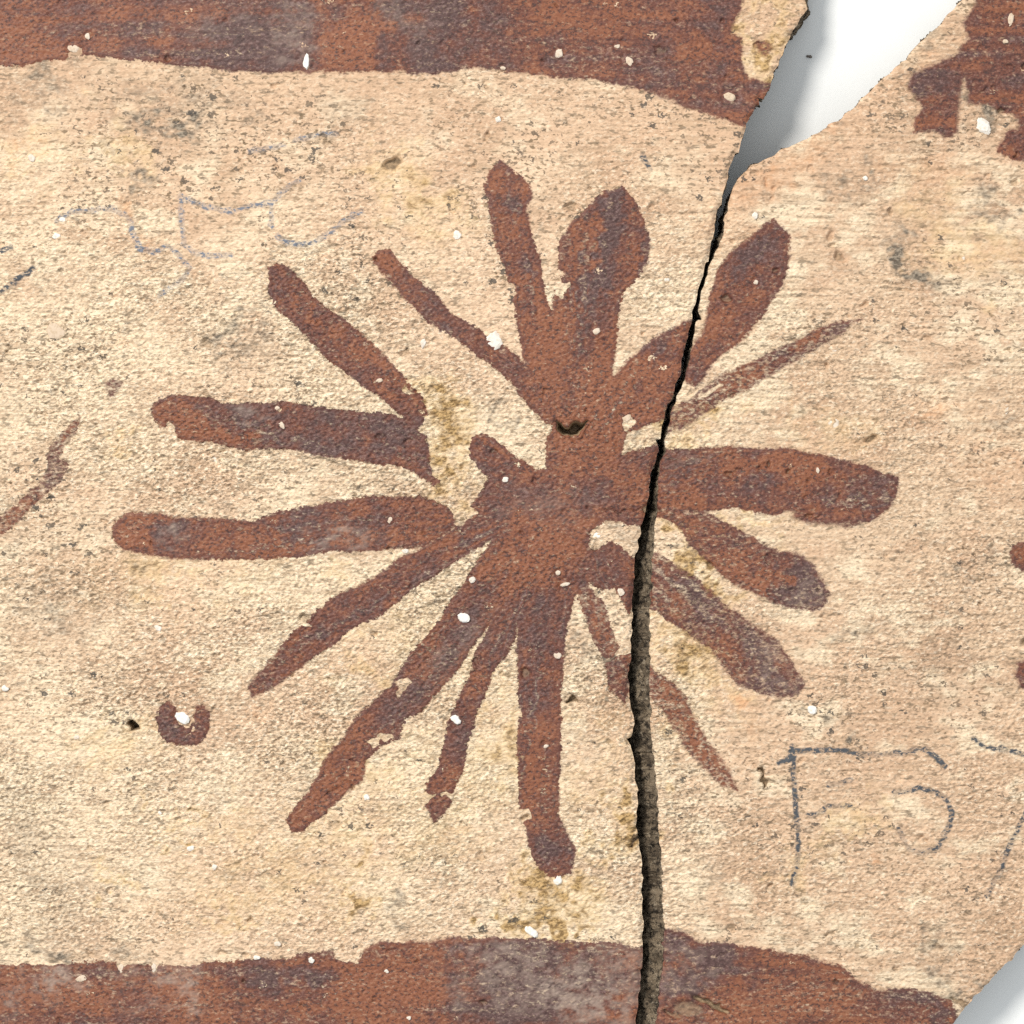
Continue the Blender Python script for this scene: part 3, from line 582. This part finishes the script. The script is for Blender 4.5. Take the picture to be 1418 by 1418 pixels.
def build_sherd(sh, outline, name, label, seed, dz, tilt):
    root = bpy.data.objects.new(name, None); COL.objects.link(root)
    root['label'] = label; root['category'] = 'pottery sherd'; root['group'] = 'broken pieces of one painted pot'
    poly = roughen(outline, seed)
    near = (.35 * sstep(300, 360, poly[:, 1]) + .65 * sstep(480, 560, poly[:, 1])) * (1 - sstep(700, 880, poly[:, 1])) * ((poly[:, 0] > 850) & (poly[:, 0] < 1010))
    poly[:, 0] += near * (1.5 if sh == L else -2.8)
    # signed distance: exact close to the outline, coarse elsewhere
    Cx = .5 * (gx[1:] + gx[:-1]); Cy = .5 * (gy[1:] + gy[:-1])
    CX, CY = np.meshgrid(Cx, Cy)
    ins = np.zeros(CX.shape, bool)
    for (ax, ay), (bx, by) in zip(poly, np.roll(poly, -1, 0)):
        rows = np.nonzero((ay > Cy) != (by > Cy))[0]
        for j in rows:
            xi = (bx - ax) * (Cy[j] - ay) / (by - ay) + ax
            ins[j, :np.searchsorted(Cx, xi)] ^= True
    keep = ins
    cnt = np.zeros((NY, NX), np.int8)
    for dj in (0, 1):
        for di in (0, 1): cnt[dj:NY - 1 + dj, di:NX - 1 + di] += keep
    used = cnt > 0; bnd = used & (cnt < 4)
    # distance to the edge in a band along it, by growing the boundary set
    x, y = X.copy(), Y.copy()
    bj, bi = np.nonzero(bnd)
    px, py = X[bj, bi], Y[bj, bi]
    sx_, sy_ = np.empty(len(px)), np.empty(len(px))
    pseg = np.stack([poly, np.roll(poly, -1, 0)], 1)
    for c0 in range(0, len(px), 400):
        P = np.stack([px[c0:c0 + 400], py[c0:c0 + 400]], -1)[:, None, :]
        A, B = pseg[None, :, 0], pseg[None, :, 1]
        E = B - A; t = np.clip(((P - A) * E).sum(-1) / ((E * E).sum(-1) + 1e-9), 0, 1)
        C = A + E * t[..., None]; dd = ((P - C) ** 2).sum(-1); k = dd.argmin(1)
        sx_[c0:c0 + 400] = C[np.arange(len(k)), k, 0]; sy_[c0:c0 + 400] = C[np.arange(len(k)), k, 1]
    x[bj, bi] = sx_; y[bj, bi] = sy_
    dist = np.full((NY, NX), 99.0, np.float32); dist[bnd] = 0
    for it in range(9):
        d = dist
        n = np.minimum.reduce([d, np.pad(d, ((1, 0), (0, 0)), constant_values=99)[:-1] + FINE, np.pad(d, ((0, 1), (0, 0)), constant_values=99)[1:] + FINE,
                               np.pad(d, ((0, 0), (1, 0)), constant_values=99)[:, :-1] + FINE, np.pad(d, ((0, 0), (0, 1)), constant_values=99)[:, 1:] + FINE])
        dist = np.where(used, n, 99)
    pt = paint[sh] - worn + edge_soft
    z = curve(X, Y) + relief * (1 - .42 * sstep(-1, 2, pt)) + pits + .8 * sstep(-1.0, 1.5, pt) * dens[sh]
    arris = (3.2 + 1.6 * lump + 1.2 * dimple).clip(.8, 7)
    z = z - arris * (1 - np.clip(dist / (4.0 + arris), 0, 1)) ** 2
    z = z + dz + tilt[0] * (X - 709) + tilt[1] * (Y - 709)
    # vertex normals of the whole surface, shared by all pieces of it
    zy, zx = np.gradient(z, gy, gx)
    zx = np.clip(zx, -2, 2); zy = np.clip(zy, -2, 2)
    nrm = np.stack([-zx, zy, np.ones_like(z)], -1); nrm /= np.linalg.norm(nrm, axis=-1, keepdims=True)
    W = to_world(x, y, z).reshape(-1, 3); NR = nrm.reshape(-1, 3)
    idx = np.arange(NY * NX).reshape(NY, NX)
    quads = np.stack([idx[1:, :-1], idx[1:, 1:], idx[:-1, 1:], idx[:-1, :-1]], -1)
    own = np.where(pt[:-1, :-1] > -.3, owner[sh][:-1, :-1], -1)
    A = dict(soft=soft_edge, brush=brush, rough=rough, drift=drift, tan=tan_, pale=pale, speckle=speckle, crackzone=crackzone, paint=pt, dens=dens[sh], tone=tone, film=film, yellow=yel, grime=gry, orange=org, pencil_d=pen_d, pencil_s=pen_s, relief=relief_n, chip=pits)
    A = {k: v.reshape(-1) for k, v in A.items()}
    def piece(nm, sel):
        q = quads[sel]
        if not len(q): return None
        u, inv = np.unique(q, return_inverse=True)
        me = mesh_from(nm, W[u], inv.reshape(q.shape), MAT_SHERD, NR[u], {k: v[u] for k, v in A.items()})
        return link(nm, me, root)
    piece('clay_face', keep & (own == -1))
    for k, (s2, nm, st, pl) in enumerate(STROKES):
        if s2 == sh: piece(nm, keep & (own == k))
    # the broken edge: ordered boundary loop, swept down in rings
    e = np.concatenate([quads[keep][:, [i, (i + 1) % 4]] for i in range(4)])
    key = np.sort(e, 1); code = key[:, 0].astype(np.int64) * (NX * NY) + key[:, 1]
    uq, first, c = np.unique(code, return_index=True, return_counts=True)
    be = e[first[c == 1]]
    nxt = {}
    for a_, b_ in be: nxt.setdefault(int(a_), []).append(int(b_))
    best = []
    while nxt:
        st = next(iter(nxt)); loop = [st]; cur = st
        while True:
            lst = nxt.get(cur)
            if not lst: break
            n_ = lst.pop()
            if not lst: del nxt[cur]
            if n_ == st: break
            loop.append(n_); cur = n_
        if len(loop) > len(best): best = loop
    lp = np.array(best); lx, ly, lz = x.reshape(-1)[lp], y.reshape(-1)[lp], z.reshape(-1)[lp]
    def smooth(a, n):
        k = np.ones(2 * n + 1) / (2 * n + 1)
        return np.convolve(np.concatenate([a[-n:], a, a[:n]]), k, 'valid')
    qx, qy = smooth(lx, 12), smooth(ly, 12)
    tx, ty = np.roll(qx, -3) - np.roll(qx, 3), np.roll(qy, -3) - np.roll(qy, 3)
    ln = np.hypot(tx, ty) + 1e-9
    area = .5 * np.sum(lx * np.roll(ly, -1) - np.roll(lx, -1) * ly)
    sg = 1.0 if area > 0 else -1.0
    ox, oy = sg * ty / ln, -sg * tx / ln               # outward in drawing axes
    r = np.random.default_rng(seed + 100)
    depths = np.concatenate([[0, 1.6, 3.4], np.linspace(5.5, THICK, 19)])
    sl_ = smooth(wall_slope(sh, lx, ly), 20)
    base = [to_world(lx, ly, lz)]
    n1 = smooth(r.standard_normal(len(lp)), 16) * 4
    prev = np.zeros(len(lp)); chunk = np.zeros(len(lp))
    for d in depths[1:]:
        prev = smooth(r.standard_normal(len(lp)), 1) * 1.9
        chunk = .45 * chunk + smooth(r.standard_normal(len(lp)), 4) * 4.2
        dj = smooth(r.standard_normal(len(lp)), 3) * min(2.2, .25 * d) if d < THICK else 0
        off = sl_ * d + (prev + chunk + n1 * np.sin(d * .06)) * min(1, d / 9)
        base.append(to_world(lx + ox * off, ly + oy * off, lz - d + dj))
    V = np.concatenate(base); n = len(lp); R_ = len(depths)
    i0 = np.arange(n); i1 = np.roll(i0, -1)
    F = np.concatenate([np.stack([k * n + i0, (k + 1) * n + i0, (k + 1) * n + i1, k * n + i1], -1) for k in range(R_ - 1)])
    if sg < 0: pass
    me = mesh_from('broken_edge', V, F, MAT_PASTE)
    link('broken_edge', me, root)
    # inner face of the pot wall
    low = V[-n:][::3]
    me = bpy.data.meshes.new('inner_face'); me.from_pydata([tuple(v) for v in low], [], [list(range(len(low)))]); me.materials.append(MAT_PASTE)
    link('inner_face', me, root)
    # grit grains standing in the surface
    def zat(px_, py_):
        i = int(np.clip(np.searchsorted(gx, px_), 0, NX - 1)); j = int(np.clip(np.searchsorted(gy, py_), 0, NY - 1))
        return float(z[j, i])
    for gi, (s2, cx, cy, rx, ry, ang, h, wm) in enumerate(GRIT):
        if s2 != sh: continue
        me = grit_mesh(.88 * rx, .88 * ry, .6 * h, 1000 + gi)
        o = link('grit_grain', me, root)
        o.location = to_world(cx, cy, zat(cx, cy) - .1 * h).tolist(); o.rotation_euler = (0, 0, math.radians(-ang))
        o.color = (1 - .28 * wm, 1 - .46 * wm, 1 - .62 * wm, 1)
    return root

def grit_mesh(rx, ry, h, seed):
    """an angular grain: jittered low dome with a flattened top"""
    r = np.random.default_rng(seed); nseg, nr = 11, 4
    rad = 1 + .26 * r.standard_normal(nseg); rad = np.clip(.6 * rad + .2 * (np.roll(rad, 1) + np.roll(rad, -1)), .55, 1.35)
    vs_, fs = [], []
    for k in range(nr):
        t = k / nr; rr = math.cos(t * 1.35) ** .8; zz = math.sin(t * 1.35)
        for i in range(nseg):
            a = 2 * math.pi * i / nseg
            q = rr * rad[i] * (1 + .06 * r.standard_normal())
            vs_.append((rx * q * math.cos(a) * S, ry * q * math.sin(a) * S, (h * (zz * 1.2 + .10 * r.standard_normal()) - (.8 if k == 0 else 0)) * S))
    vs_.append((0, 0, h * 1.15 * S))
    for k in range(nr - 1):
        for i in range(nseg):
            j = (i + 1) % nseg; fs.append((k * nseg + i, k * nseg + j, (k + 1) * nseg + j, (k + 1) * nseg + i))
    for i in range(nseg): fs.append(((nr - 1) * nseg + i, (nr - 1) * nseg + (i + 1) % nseg, nr * nseg))
    me = bpy.data.meshes.new('grit_grain'); me.from_pydata(vs_, [], fs); me.materials.append(MAT_GRIT)
    return me

build_sherd(L, LEFT_OUT, 'painted_sherd', 'larger cream pottery sherd painted with the hub and most brown rays of a starburst', 3, 0.0, (0, 0))
build_sherd(R, RIGHT_OUT, 'painted_sherd', 'smaller cream pottery sherd with dark pencilled figures and the ends of six brown rays', 4, -1.0, (-.012, .004))

# ------------------------------------------------------------------ a stray fleck on the white surface
fm = grit_mesh(4.5, 2.2, 2.5, 77)
mf, ntf, bf = nodes_of('dark_fleck'); gf_ = G(ntf)
ntf.links.new(gf_.mix(gf_.noise(3), (.10, .085, .075), (.22, .19, .16)), bf.inputs['Base Color']); bf.inputs['Roughness'].default_value = .9
fm.materials.clear(); fm.materials.append(mf)
fo = link('stray_crumb', fm)
fo.location = ((1116 - 709) * S * 1.035, (709 - 85) * S * 1.035, TABLE_Z + .5 * S); fo.rotation_euler = (0, 0, -.2)
fo['label'] = 'tiny dark crumb lying on the white surface in the gap between the sherds'; fo['category'] = 'crumb'
